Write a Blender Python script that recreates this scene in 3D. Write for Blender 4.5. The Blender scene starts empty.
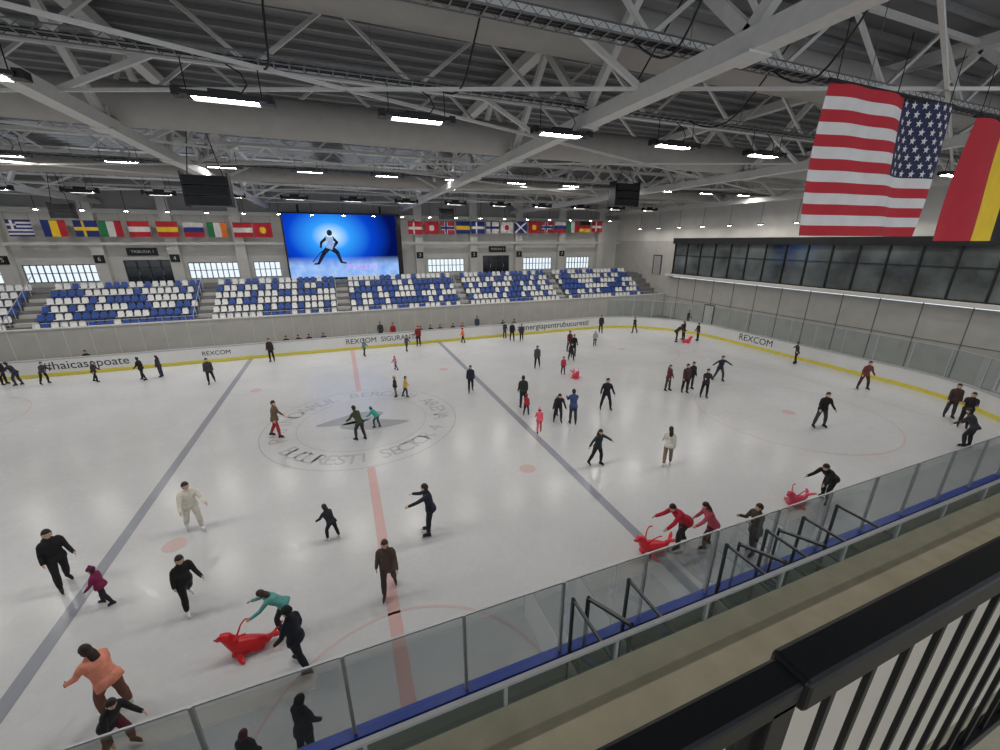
import bpy, math, random
import numpy as np
from mathutils import Vector, Matrix
random.seed(7)
D=bpy.data; SC=bpy.context.scene; COL=SC.collection
SC.view_settings.view_transform='Standard'
SC.view_settings.look='None'

# ------------------------------------------------------------ materials
def srgb(c):
    def f(x):
        x=x/255.0
        return x/12.92 if x<=.04045 else ((x+.055)/1.055)**2.4
    return tuple(f(x) for x in c)
MC={}
def mat(name,col,rough=.6,metal=0.0,var=.08,scale=6,bump=0.0,bscale=30,emit=0.0,coat=0.0,spec=.5):
    if name in MC: return MC[name]
    m=D.materials.new(name); m.use_nodes=True; nt=m.node_tree
    b=nt.nodes['Principled BSDF']
    c=srgb(col)
    tc=nt.nodes.new('ShaderNodeTexCoord')
    nz=nt.nodes.new('ShaderNodeTexNoise'); nz.inputs['Scale'].default_value=scale; nz.inputs['Detail'].default_value=4
    nt.links.new(tc.outputs['Object'],nz.inputs['Vector'])
    r=nt.nodes.new('ShaderNodeValToRGB')
    r.color_ramp.elements[0].position=.3; r.color_ramp.elements[1].position=.7
    r.color_ramp.elements[0].color=tuple(max(0,x*(1-var)) for x in c)+(1,)
    r.color_ramp.elements[1].color=tuple(min(1,x*(1+var)) for x in c)+(1,)
    nt.links.new(nz.outputs['Fac'],r.inputs['Fac']); nt.links.new(r.outputs['Color'],b.inputs['Base Color'])
    b.inputs['Roughness'].default_value=rough; b.inputs['Metallic'].default_value=metal
    b.inputs['Specular IOR Level'].default_value=spec
    if coat: b.inputs['Coat Weight'].default_value=coat
    if emit:
        b.inputs['Emission Color'].default_value=c+(1,); b.inputs['Emission Strength'].default_value=emit
    if bump:
        n2=nt.nodes.new('ShaderNodeTexNoise'); n2.inputs['Scale'].default_value=bscale; n2.inputs['Detail'].default_value=5
        nt.links.new(tc.outputs['Object'],n2.inputs['Vector'])
        bp=nt.nodes.new('ShaderNodeBump'); bp.inputs['Strength'].default_value=bump; bp.inputs['Distance'].default_value=.02
        nt.links.new(n2.outputs['Fac'],bp.inputs['Height']); nt.links.new(bp.outputs['Normal'],b.inputs['Normal'])
    MC[name]=m; return m
def glassmat(name,tint=(244,248,249),fac=.03,rough=.02):
    m=D.materials.new(name); m.use_nodes=True; nt=m.node_tree; nt.nodes.clear()
    o=nt.nodes.new('ShaderNodeOutputMaterial'); mx=nt.nodes.new('ShaderNodeMixShader')
    t=nt.nodes.new('ShaderNodeBsdfTransparent'); g=nt.nodes.new('ShaderNodeBsdfGlossy')
    lw=nt.nodes.new('ShaderNodeFresnel'); lw.inputs['IOR'].default_value=1.35
    nz=nt.nodes.new('ShaderNodeTexNoise'); nz.inputs['Scale'].default_value=3
    ma=nt.nodes.new('ShaderNodeMath'); ma.operation='MULTIPLY'; ma.inputs[1].default_value=fac
    nt.links.new(nz.outputs['Fac'],ma.inputs[0])
    ad=nt.nodes.new('ShaderNodeMath'); ad.operation='MULTIPLY_ADD'; ad.inputs[1].default_value=.4
    nt.links.new(lw.outputs[0],ad.inputs[0]); nt.links.new(ma.outputs[0],ad.inputs[2])
    t.inputs[0].default_value=srgb(tint)+(1,); g.inputs['Color'].default_value=(.85,.88,.9,1); g.inputs['Roughness'].default_value=rough
    nt.links.new(ad.outputs[0],mx.inputs[0]); nt.links.new(t.outputs[0],mx.inputs[1]); nt.links.new(g.outputs[0],mx.inputs[2])
    nt.links.new(mx.outputs[0],o.inputs[0]); return m

# ------------------------------------------------------------ mesh builder
class MB:
    def __init__(s): s.v=[];s.f=[];s.m=[]
    def add(s,vs,fs,mi=0):
        n=len(s.v); s.v+=[tuple(p) for p in vs]; s.f+=[tuple(i+n for i in f) for f in fs]
        s.m+=[mi]*len(fs)
    def box(s,x0,x1,y0,y1,z0,z1,mi=0):
        s.add([(x0,y0,z0),(x1,y0,z0),(x1,y1,z0),(x0,y1,z0),(x0,y0,z1),(x1,y0,z1),(x1,y1,z1),(x0,y1,z1)],
              [(0,3,2,1),(4,5,6,7),(0,1,5,4),(1,2,6,5),(2,3,7,6),(3,0,4,7)],mi)
    def beam(s,a,b,w,h,mi=0,up=(0,0,1)):
        a=Vector(a);b=Vector(b);d=(b-a).normalized();u=Vector(up)
        if abs(d.dot(u))>.98: u=Vector((0,1,0))
        r=d.cross(u).normalized(); u=r.cross(d).normalized()
        vs=[]
        for p in (a,b):
            for sx,sz in ((-1,-1),(1,-1),(1,1),(-1,1)): vs.append(p+r*(sx*w/2)+u*(sz*h/2))
        s.add(vs,[(0,1,2,3),(7,6,5,4),(0,4,5,1),(1,5,6,2),(2,6,7,3),(3,7,4,0)],mi)
    def tube(s,pts,rad,ref=(1,0,0),seg=10,mi=0,cap=True):
        pts=[Vector(p) for p in pts]; n=len(pts); ref=Vector(ref)
        R=[(r,r) if not isinstance(r,(tuple,list)) else r for r in rad]
        rings=[]
        for i in range(n):
            d=(pts[min(i+1,n-1)]-pts[max(i-1,0)]).normalized()
            a=ref-d*ref.dot(d)
            if a.length<.05: a=Vector((0,1,0))-d*d.y
            if a.length<.05: a=Vector((0,0,1))-d*d.z
            a.normalize(); b=d.cross(a)
            rings.append((pts[i],a,b,R[i][0],R[i][1],d))
        if cap:
            p,a,b,ra,rb,d=rings[0]; q=min(ra,rb)
            rings.insert(0,(p-d*q*.6,a,b,ra*.7,rb*.7,d)); p0=p-d*q*.9
            p,a,b,ra,rb,d=rings[-1]; q=min(ra,rb)
            rings.append((p+d*q*.6,a,b,ra*.7,rb*.7,d)); p1=p+d*q*.9
        vs=[];fs=[]
        for (p,a,b,ra,rb,d) in rings:
            for k in range(seg):
                t=2*math.pi*k/seg; vs.append(p+a*(ra*math.cos(t))+b*(rb*math.sin(t)))
        for i in range(len(rings)-1):
            for k in range(seg):
                k2=(k+1)%seg; fs.append((i*seg+k,i*seg+k2,(i+1)*seg+k2,(i+1)*seg+k))
        if cap:
            vs.append(p0);vs.append(p1);i0=len(vs)-2;i1=len(vs)-1;L=(len(rings)-1)*seg
            for k in range(seg):
                k2=(k+1)%seg; fs.append((i0,k2,k)); fs.append((i1,L+k,L+k2))
        else:
            fs.append(tuple(reversed(range(seg)))); L=(len(rings)-1)*seg; fs.append(tuple(L+k for k in range(seg)))
        s.add(vs,fs,mi)
    def ball(s,c,r,mi=0,seg=8,rings=6,M=None):
        if not isinstance(r,(tuple,list)): r=(r,r,r)
        vs=[];fs=[]
        for i in range(rings+1):
            ph=math.pi*i/rings
            for k in range(seg):
                t=2*math.pi*k/seg
                p=Vector((r[0]*math.sin(ph)*math.cos(t),r[1]*math.sin(ph)*math.sin(t),r[2]*math.cos(ph)))
                if M is not None: p=M@p
                vs.append(Vector(c)+p)
        for i in range(rings):
            for k in range(seg):
                k2=(k+1)%seg; fs.append((i*seg+k,(i+1)*seg+k,(i+1)*seg+k2,i*seg+k2))
        s.add(vs,fs,mi)
    def mesh(s,name):
        me=D.meshes.new(name); me.from_pydata(s.v,[],s.f); me.polygons.foreach_set('material_index',s.m); me.update(); return me
    def obj(s,name,mats,parent=None,smooth=False,bevel=0,loc=None):
        me=s.mesh(name)
        for m in mats: me.materials.append(m)
        if smooth: me.polygons.foreach_set('use_smooth',[True]*len(me.polygons))
        o=D.objects.new(name,me); COL.objects.link(o)
        if loc: o.location=loc
        if parent: o.parent=parent
        if bevel:
            b=o.modifiers.new('b','BEVEL'); b.width=bevel; b.segments=2; b.limit_method='ANGLE'
        return o
def empty(name,loc=(0,0,0)):
    e=D.objects.new(name,None); COL.objects.link(e); e.location=loc; return e
def text_mesh(body,size,extr=.004,align='CENTER'):
    cu=D.curves.new('txt','FONT'); cu.body=body; cu.size=size; cu.extrude=extr; cu.align_x=align; cu.align_y='CENTER'; cu.resolution_u=3
    o=D.objects.new('txt',cu); COL.objects.link(o)
    dg=bpy.context.evaluated_depsgraph_get(); me=D.meshes.new_from_object(o.evaluated_get(dg))
    D.objects.remove(o); return me
def text_obj(name,body,size,M,m,parent=None,align='CENTER'):
    me=text_mesh(body,size,align=align); me.materials.clear(); me.materials.append(m)
    o=D.objects.new(name,me); COL.objects.link(o); o.matrix_world=M
    if parent: o.parent=parent
    return o

# ------------------------------------------------------------ common mats
white_steel=mat('painted_steel_white',(204,203,200),.5,var=.05,bump=.05)
roof_m=mat('roof_deck_grey',(118,118,120),.7,var=.12,scale=.6)
conc=mat('concrete_panel',(182,180,175),.8,var=.06,scale=1.2,bump=.15)
conc_d=mat('concrete_dark',(114,113,112),.85,var=.1,scale=2,bump=.15)
wallw=mat('wall_white',(206,204,199),.75,var=.04,scale=1)
wallg=mat('wall_grey',(160,159,158),.75,var=.05,scale=1)
black=mat('black_plastic',(14,14,16),.45,var=.2)
blackm=mat('black_powder_coat',(14,15,19),.35,var=.15,scale=20,bump=.05,bscale=200)
alu=mat('aluminium',(178,181,185),.4,metal=.25,var=.05)
galv=mat('galvanised',(122,124,126),.45,metal=.5,var=.15,scale=15)
yellow=mat('kick_plate_yellow',(226,212,80),.4,var=.05)
brdw=mat('board_white',(224,224,223),.35,var=.03,scale=1)
blue_cap=mat('board_cap_blue',(34,66,168),.35,var=.08)
ink=mat('lettering_black',(30,32,36),.5,var=.05)
glass=glassmat('rink_glass')
beige=mat('slab_concrete_beige',(182,173,150),.85,var=.1,scale=3,bump=.2)

# ------------------------------------------------------------ ice + markings
HX=31.6; RY=30.0; RC=8.5; Y0=.27
def rink_path(off,n=14):
    pts=[]
    for cx,cy,a0 in ((HX-RC,RC+Y0,-90),(HX-RC,RY-RC,0),(-HX+RC,RY-RC,90),(-HX+RC,RC+Y0,180)):
        for i in range(n+1):
            a=math.radians(a0+90*i/n); pts.append((cx+(RC+off)*math.cos(a),cy+(RC+off)*math.sin(a)))
    return pts
def ice_nodes(nt,b,c0,c1):
    tc=nt.nodes.new('ShaderNodeTexCoord')
    n1=nt.nodes.new('ShaderNodeTexNoise'); n1.inputs['Scale'].default_value=.25; n1.inputs['Detail'].default_value=5
    n2=nt.nodes.new('ShaderNodeTexNoise'); n2.inputs['Scale'].default_value=3; n2.inputs['Detail'].default_value=8; n2.inputs['Distortion'].default_value=2
    for n in (n1,n2): nt.links.new(tc.outputs['Object'],n.inputs['Vector'])
    mx=nt.nodes.new('ShaderNodeMath'); mx.operation='MULTIPLY_ADD'; mx.inputs[1].default_value=.7
    nt.links.new(n1.outputs['Fac'],mx.inputs[0])
    m2=nt.nodes.new('ShaderNodeMath'); m2.operation='MULTIPLY'; m2.inputs[1].default_value=.3
    nt.links.new(n2.outputs['Fac'],m2.inputs[0]); nt.links.new(m2.outputs[0],mx.inputs[2])
    r=nt.nodes.new('ShaderNodeValToRGB'); r.color_ramp.elements[0].position=.35; r.color_ramp.elements[1].position=.65
    r.color_ramp.elements[0].color=srgb(c0)+(1,); r.color_ramp.elements[1].color=srgb(c1)+(1,)
    nt.links.new(mx.outputs[0],r.inputs['Fac']); nt.links.new(r.outputs[0],b.inputs['Base Color'])
    rr=nt.nodes.new('ShaderNodeMapRange'); rr.inputs['To Min'].default_value=.10; rr.inputs['To Max'].default_value=.34
    nt.links.new(n2.outputs['Fac'],rr.inputs['Value']); nt.links.new(rr.outputs[0],b.inputs['Roughness'])
    b.inputs['Specular IOR Level'].default_value=.36
    w=nt.nodes.new('ShaderNodeTexNoise'); w.inputs['Scale'].default_value=9; w.inputs['Detail'].default_value=5
    nt.links.new(tc.outputs['Object'],w.inputs['Vector'])
    bp=nt.nodes.new('ShaderNodeBump'); bp.inputs['Strength'].default_value=.045; bp.inputs['Distance'].default_value=.01
    nt.links.new(w.outputs['Fac'],bp.inputs['Height']); nt.links.new(bp.outputs['Normal'],b.inputs['Normal'])
def icepaint(name,c,d=9):
    m=D.materials.new(name); m.use_nodes=True
    c2=tuple(min(255,x+d) for x in c)
    ice_nodes(m.node_tree,m.node_tree.nodes['Principled BSDF'],c,c2); return m
ice=icepaint('ice',(197,198,200),13)
p_red=icepaint('ice_paint_red_faded',(206,170,168)); p_blue=icepaint('ice_paint_blue_faded',(144,148,158))
p_pink=icepaint('ice_paint_pink',(203,184,184)); p_gray=icepaint('ice_paint_grey',(176,177,180)); p_dot=icepaint('ice_paint_dot',(202,176,175))
p_dk=icepaint('ice_paint_dark_grey',(160,162,164))
rink=empty('ice_rink')
mb=MB(); pp=rink_path(.0); mb.add([(x,y,0) for x,y in pp],[tuple(range(len(pp)))]); mb.obj('ice_sheet',[ice],rink)
mk=MB(); Z=.004
def strip(x0,x1,y0,y1,mi): mk.add([(x0,y0,Z),(x1,y0,Z),(x1,y1,Z),(x0,y1,Z)],[(0,1,2,3)],mi)
def ring(cx,cy,r0,r1,mi,a0=0,a1=360,n=64,z=Z):
    vs=[];fs=[]
    for i in range(n+1):
        a=math.radians(a0+(a1-a0)*i/n)
        vs+=[(cx+r0*math.cos(a),cy+r0*math.sin(a),z),(cx+r1*math.cos(a),cy+r1*math.sin(a),z)]
    for i in range(n): fs.append((2*i,2*i+1,2*i+3,2*i+2))
    mk.add(vs,fs,mi)
strip(-.15,.15,Y0+.02,10.35,0); strip(-.15,.15,19.65,29.95,0)
for sx in (-1,1):
    strip(sx*7.35-.16,sx*7.35+.16,Y0+.02,29.97,1)
    strip(sx*27.4-.03,sx*27.4+.03,2.0,28.0,2)
    for y in (8,22):
        ring(sx*21,y,4.42,4.5,2); ring(sx*21,y,0.001,.32,3,n=24); ring(sx*5.8,y,.001,.32,3,n=24)
ring(0,15,4.56,4.61,4,n=96); ring(0,Y0,2.95,3.02,2,0,180)
ring(0,15,3.05,3.08,4)
for (ox,oy,s) in ((-.6,15.5,1),(.5,14.5,-1)):
    vs=[];n=22
    for i in range(n):
        a=2*math.pi*i/n; x=1.35*math.cos(a)*(1+.22*math.cos(2*a)); y=.62*math.sin(a)*(1+.3*s*math.cos(a))+.25*s*math.cos(a*1)
        vs.append((ox+x,oy+y,Z))
    mk.add(vs,[tuple(range(n))],5)
mk.obj('ice_markings',[p_red,p_blue,p_pink,p_dot,p_gray,p_dk],rink)
def ring_text(body,a_start,a_end,top=True):
    n=len(body)
    for i,ch in enumerate(body):
        if ch==' ': continue
        a=a_start+(a_end-a_start)*i/(n-1); ar=math.radians(a)
        me=text_mesh(ch,1.1,.001); me.materials.clear(); me.materials.append(p_gray)
        rot=(ar-math.pi/2) if top else (ar+math.pi/2)
        o=D.objects.new('ice_logo_letter',me); COL.objects.link(o)
        o.matrix_world=Matrix.Translation((3.8*math.cos(ar),15+3.8*math.sin(ar),.0045))@Matrix.Rotation(rot,4,'Z'); o.parent=rink
ring_text('PATINOARUL BERCENI ARENA',192,-12,True)
ring_text('BUCURESTI SECTOR 4',212,328,False)

# ------------------------------------------------------------ boards
brd=empty('rink_boards')
def solid_ring(mb,a,b_,z0,z1,mi,cond=None,mifn=None):
    A=rink_path(a);B=rink_path(b_);n=len(A)
    for i in range(n):
        j=(i+1)%n
        cx=(A[i][0]+A[j][0])/2; cy=(A[i][1]+A[j][1])/2
        if cond and not cond(cx,cy): continue
        m=mifn(cx,cy) if mifn else mi
        vs=[(A[i][0],A[i][1],z0),(A[j][0],A[j][1],z0),(A[j][0],A[j][1],z1),(A[i][0],A[i][1],z1),
            (B[i][0],B[i][1],z0),(B[j][0],B[j][1],z0),(B[j][0],B[j][1],z1),(B[i][0],B[i][1],z1)]
        mb.add(vs,[(0,1,2,3),(5,4,7,6),(3,2,6,7),(0,4,5,1),(0,3,7,4),(1,5,6,2)],m)
m=MB()
solid_ring(m,.02,.12,.22,1.10,0); solid_ring(m,.0,.14,0,.22,1)
solid_ring(m,-.02,.17,1.10,1.18,2,mifn=lambda x,y:2 if (y<2 or (y<9 and x<0)) else 3)
m.obj('dasher_panels',[brdw,yellow,blue_cap,mat('board_cap_grey',(176,178,180),.4)],brd)
m=MB(); solid_ring(m,.07,.082,1.18,2.84,0,cond=lambda x,y:y<29.9); m.obj('glass_shield',[glass],brd)
m=MB(); solid_ring(m,.062,.09,2.84,2.868,0,cond=lambda x,y:y<29.9)
P=rink_path(.076,n=14)
segs=[]
for i in range(len(P)):
    a=Vector(P[i]);b2=Vector(P[(i+1)%len(P)]); segs.append((a,b2,(b2-a).length))
tot=sum(s[2] for s in segs); N=int(tot/1.83)
for k in range(N):
    t=k*tot/N
    for a,b2,l in segs:
        if t<=l: break
        t-=l
    p=a+(b2-a)*(t/l); d=(b2-a).normalized()
    if p.y>29.9: continue
    m.beam((p.x,p.y,1.18),(p.x,p.y,2.87),.055,.05,0,up=(d.x,d.y,0))
m.obj('glass_posts',[alu],brd)
RX=lambda x,y,z:Matrix.Translation((x,y,z))@Matrix.Rotation(math.pi/2,4,'X')
RR=lambda x,y,z:Matrix.Translation((x,y,z))@Matrix.Rotation(-math.pi/2,4,'Z')@Matrix.Rotation(math.pi/2,4,'X')
text_obj('board_lettering','#haicasepoate',.8,RX(-17.0,30.01,.68),ink,brd)
text_obj('board_lettering','REXCOM  SIGURANTA',.6,RX(2.6,30.01,.68),ink,brd)
text_obj('board_lettering','#energiapentrubucuresti',.8,RX(19.0,30.01,.68),ink,brd)
text_obj('board_lettering','REXCOM',.75,RR(HX+.01,18.2,.68),ink,brd)
text_obj('board_lettering','REXCOM',.45,RX(-9.5,30.01,.68),ink,brd)

# ------------------------------------------------------------ room shell
FX0,FX1=-40,46
m=MB(); m.box(FX0,FX1,-9,44,-.3,-.01); m.obj('floor',[conc_d])
YB=44.0; WK=4.72
wins=[(-25.9,-20.9),(-13.9,-9.7),(-8.3,-5.9),(9.6,14.0),(21.9,26.0),(28.2,31.8),(-37,-32),(-31.2,-27.3)]
doors=[(-18.8,-15.1),(16.4,19.9)]
m=MB()
openings=sorted([(a,b_,5.05,6.6) for a,b_ in wins]+[(a,b_,WK,6.9) for a,b_ in doors])
m.box(FX0,FX1,YB,YB+.3,-.3,WK); m.box(FX0,FX1,YB,YB+.3,6.9,11.2); m.box(FX0,FX1,YB,YB+.3,11.2,15.4,1)
x=FX0
for a,b_,z0,z1 in openings:
    m.box(x,a,YB,YB+.3,WK,6.9)
    if z0>WK: m.box(a,b_,YB,YB+.3,WK,z0)
    if z1<6.9: m.box(a,b_,YB,YB+.3,z1,6.9)
    x=b_
m.box(x,FX1,YB,YB+.3,WK,6.9)
m.obj('wall_back',[wallw,wallg])
frame_d=mat('window_frame_dark',(60,62,66),.5)
doorg=mat('door_glass_dark',(34,38,46),.15,var=.2,scale=.8,spec=.8)
wn=1
for a,b_ in wins:
    m=MB(); n=max(3,int((b_-a)/.45))
    m.box(a,b_,YB+.08,YB+.16,5.05,5.12);m.box(a,b_,YB+.08,YB+.16,6.53,6.6);m.box(a,b_,YB+.08,YB+.16,5.82,5.88)
    for i in range(n+1):
        x=a+(b_-a)*i/n; m.box(x-.035,x+.035,YB+.08,YB+.16,5.05,6.6)
    m.add([(a,YB+.12,5.05),(b_,YB+.12,5.05),(b_,YB+.12,6.6),(a,YB+.12,6.6)],[(0,1,2,3)],1)
    m.obj('window_%d'%wn,[frame_d,glass]); wn+=1
for i,(a,b_) in enumerate(doors):
    m=MB(); m.box(a,b_,YB+.1,YB+.14,WK,6.9,1)
    for k in range(5):
        x=a+(b_-a)*k/4; m.box(x-.05,x+.05,YB+.02,YB+.2,WK,6.9,0)
    m.box(a,b_,YB+.02,YB+.2,6.8,6.9,0); m.box(a,b_,YB+.02,YB+.2,6.2,6.26,0)
    for k in (1,3):
        x=a+(b_-a)*k/4; m.beam((x+.12,YB-.02,5.5),(x+.12,YB-.02,5.9),.03,.03,2)
    m.obj('door_%d'%(i+1),[frame_d,doorg,alu])
m=MB()
for x in (-38,-32,-26.6,-20.2,-14.6,-9.1,8.6,15.1,21.0,27.1,33):
    m.box(x-.45,x+.45,YB-.6,YB,WK,15.2)
m.obj('wall_pilasters',[wallw],bevel=.02)
m=MB(); m.box(FX0,36,YB-.75,YB-.6,8.25,8.5); m.box(FX0,36,YB-.5,YB,10.9,11.3); m.obj('trim_1',[wallw])
sgn=empty('wall_sign_plates')
for x,t in ((-26.6,'5'),(-20.2,'6'),(-14.6,'4'),(8.6,'3'),(15.1,'2'),(21.0,'1'),(27.1,'7')):
    m=MB(); m.box(x-.38,x+.38,YB-.66,YB-.6,6.7,7.4); m.obj('plate',[black],sgn,bevel=.02)
    text_obj('plate_number',t,.5,RX(x,YB-.665,7.05),brdw,sgn)
m=MB(); m.box(-18.3,-16.0,YB-.12,YB,7.3,8.0); m.obj('plate',[black],sgn); text_obj('plate_text','TRIBUNA 1',.36,RX(-17.1,YB-.125,7.65),brdw,sgn)
m=MB(); m.box(17.2,19.4,YB-.12,YB,7.3,8.0); m.obj('plate',[black],sgn); text_obj('plate_text','TRIBUNA 2',.36,RX(18.3,YB-.125,7.65),brdw,sgn)

XR=36.0
m=MB()
m.box(XR,XR+.3,-9,YB,-.3,4.6); m.box(XR,XR+.3,-9,-3.5,4.6,8.6); m.box(XR,XR+.3,33,YB,4.6,8.6); m.box(XR,XR+.3,-9,YB,8.6,15.4,1)
m.obj('wall_right',[conc,wallw])
m=MB(); m.box(XR-.7,XR,-9,33.4,4.75,4.98); m.obj('trim_2',[wallw])
m=MB()
y=-9
while y<33: m.box(XR-.03,XR,y,y+.05,0,4.7); y+=2.4
m.box(XR-.03,XR,-9,33.5,2.3,2.34); m.obj('trim_3',[conc_d])
m=MB()
m.box(XR+.05,XR+.12,-3.5,33,4.95,8.35,0)
m.box(XR-.25,XR+.2,-3.5,33.2,8.3,8.9,1); m.box(XR-.1,XR+.1,-3.5,33.2,4.98,5.06,1)
y=-3.5
while y<=33.1: m.box(XR-.06,XR+.1,y-.05,y+.05,4.98,8.3,1); y+=1.825
m.box(XR-.02,XR+.1,-3.5,33,7.0,7.06,1)
glz=mat('dark_glazing',(78,84,84),.08,var=.8,scale=.35,spec=.9)  # blotchy lighter grey in the colour imitates reflections and a glimpse of the interior
m.obj('window_%d'%wn,[glz,black]); wn+=1
y0,y1=35.0,36.2
m=MB(); m.box(XR-.06,XR,y0,y1,WK,6.9,0); m.box(XR-.09,XR,y0-.1,y0,WK,7.0,1);m.box(XR-.09,XR,y1,y1+.1,WK,7.0,1);m.box(XR-.09,XR,y0-.1,y1+.1,6.9,7.0,1)
m.beam((XR-.12,y0+.15,5.7),(XR-.12,y0+.3,5.7),.03,.03,1); m.obj('door_3',[wallg,frame_d])
m=MB()
for y0 in (4.5,26.5):
    m.box(XR-.06,XR,y0,y0+1.1,0,2.1,0); m.box(XR-.09,XR-.0,y0-.08,y0,0,2.18,1); m.box(XR-.09,XR,y0+1.1,y0+1.18,0,2.18,1); m.box(XR-.09,XR,y0-.08,y0+1.18,2.1,2.18,1)
    m.beam((XR-.1,y0+.15,1.0),(XR-.1,y0+.15,1.15),.03,.03,1)
m.obj('door_4',[wallw,frame_d])
m=MB(); m.box(FX0-.3,FX0,-9,YB,-.3,15.4); m.obj('wall_left',[wallw])

m=MB()
sky=[(-33,-27),(-25,-19),(-17,-9.5),(-8,-1),(1,8),(10,16)]
SB=((29,36.5),)
def roofband(y0,y1,open_):
    if not open_: m.box(FX0,FX1,y0,y1,15.2,15.4); return
    x=FX0
    for a,b_ in sky: m.box(x,a,y0,y1,15.2,15.4); x=b_
    m.box(x,FX1,y0,y1,15.2,15.4)
roofband(-9,29,False); roofband(29,36.5,True); roofband(36.5,YB+.3,False)
m.obj('ceiling',[roof_m])
m=MB(); y=-8.5
while y<44: m.box(FX0,36,y,y+.12,15.04,15.2); y+=.9
m.obj('ceiling_deck_ribs',[mat('deck_rib',(135,135,136),.6)])
m=MB()
for a,b_ in sky:
    for (y0,y1) in SB:
        n=4
        for i in range(n+1):
            x=a+(b_-a)*i/n; m.box(x-.05,x+.05,y0,y1,15.2,15.35)
m.obj('window_%d'%wn,[frame_d]); wn+=1

# ------------------------------------------------------------ trusses
TX=[-32.5,-19.3,-6.2,6.9,20.2,33.4]
for X in TX:
    m=MB()
    m.box(X-.2,X+.2,-9,43.9,11.7,12.05); m.box(X-.2,X+.2,-9,43.9,14.55,14.9)
    y=-8.6;k=0
    while y<41.5:
        a,b_=(y,12.05),(y+2.6,14.55)
        if k%2: a,b_=(y,14.55),(y+2.6,12.05)
        m.beam((X,a[0],a[1]),(X,b_[0],b_[1]),.18,.22)
        if k%2==0: m.box(X-.28,X+.28,y-.3,y+.3,11.66,11.7)
        y+=2.6;k+=1
    m.obj('roof_truss_main',[white_steel])
sy=[-5.9,-.7,4.5,9.7,14.9,20.1,25.3,30.5,35.7,40.9]
for Y in sy:
    m=MB(); m.beam((-34,Y,14.75),(35.8,Y,14.75),.12,.14); m.beam((-34,Y,13.0),(35.8,Y,13.0),.12,.14)
    for a,b_ in zip(TX[:-1],TX[1:]):
        n=6; w=(b_-a)/n
        for i in range(n):
            p=(a+i*w,Y,13.0 if i%2==0 else 14.75); q=(a+(i+1)*w,Y,14.75 if i%2==0 else 13.0); m.beam(p,q,.1,.1)
    for X in TX:
        m.beam((X,Y,11.95),(X+2.2,Y,13.0),.1,.12); m.beam((X,Y,11.95),(X-2.2,Y,13.0),.1,.12)
    m.obj('roof_truss_secondary',[white_steel])
m=MB()
for i in range(len(TX)-1):
    for j in range(0,len(sy)-1,1):
        if (i+j)%2==0:
            m.beam((TX[i],sy[j],12.0),(TX[i+1],sy[j+1],12.0),.07,.07); m.beam((TX[i+1],sy[j],12.0),(TX[i],sy[j+1],12.0),.07,.07)
m.obj('roof_bracing',[white_steel])
ductm=mat('duct_fabric_grey',(162,158,153),.7,var=.05,scale=2,bump=.1,bscale=4)
for (Y,Zc,r) in ((13.0,12.6,.62),(6.2,13.7,.65),(27.5,12.7,.5)):
    m=MB(); n=46; pts=[(-38+i*73.5/n,Y,Zc) for i in range(n+1)]
    m.tube(pts,[r*(1 if i%3 else .965) for i in range(n+1)],ref=(0,1,0),seg=20,cap=False)
    m.obj('ventilation_duct',[ductm],smooth=True)
for (Y,Zc,x0,x1) in ((7.0,12.25,-35,35),(3.3,12.3,-35,35),(21.5,12.2,-35,35)):
    m=MB()
    for dy in (-.2,.2):
        m.box(x0,x1,Y+dy-.015,Y+dy+.015,Zc-.02,Zc+.0); m.box(x0,x1,Y+dy-.015,Y+dy+.015,Zc+.12,Zc+.14)
    x=x0
    while x<x1:
        m.box(x-.012,x+.012,Y-.2,Y+.2,Zc-.02,Zc+.0)
        for dy in (-.2,.2): m.beam((x,Y+dy,Zc),(x+.15,Y+dy,Zc+.13),.012,.012); m.beam((x+.15,Y+dy,Zc+.13),(x+.3,Y+dy,Zc),.012,.012)
        x+=.3
    x=x0
    while x<x1: m.beam((x,Y,Zc+.13),(x,Y,14.6),.015,.015); x+=6
    for k in range(3): m.tube([(x0,Y-.1+.09*k,Zc+.03),(x1,Y-.1+.09*k,Zc+.03)],[.025,.025],ref=(0,1,0),seg=6,mi=1)
    m.obj('cable_tray',[galv,black])
# loose black cables looping from the trays to the trusses
m=MB()
for (xa,ya,xb,yb) in ((-6.2,7.0,-5.0,4.5),(-1.6,7.0,-.6,4.5),(2.4,7.0,3.4,4.5),(6.6,7.0,8.0,4.5),(10.6,7.0,12.0,4.5),(5.6,3.3,6.8,2.0),(9.5,3.3,10.5,1.5)):
    pts=[]
    for i in range(13):
        t=i/12; pts.append((xa+(xb-xa)*t+.12*math.sin(6*t),ya+(yb-ya)*t,12.3+1.9*t**1.6-.75*math.sin(math.pi*t)))
    m.tube(pts,[.022]*13,seg=6)
m.obj('hanging_cables',[black],smooth=True)

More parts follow.
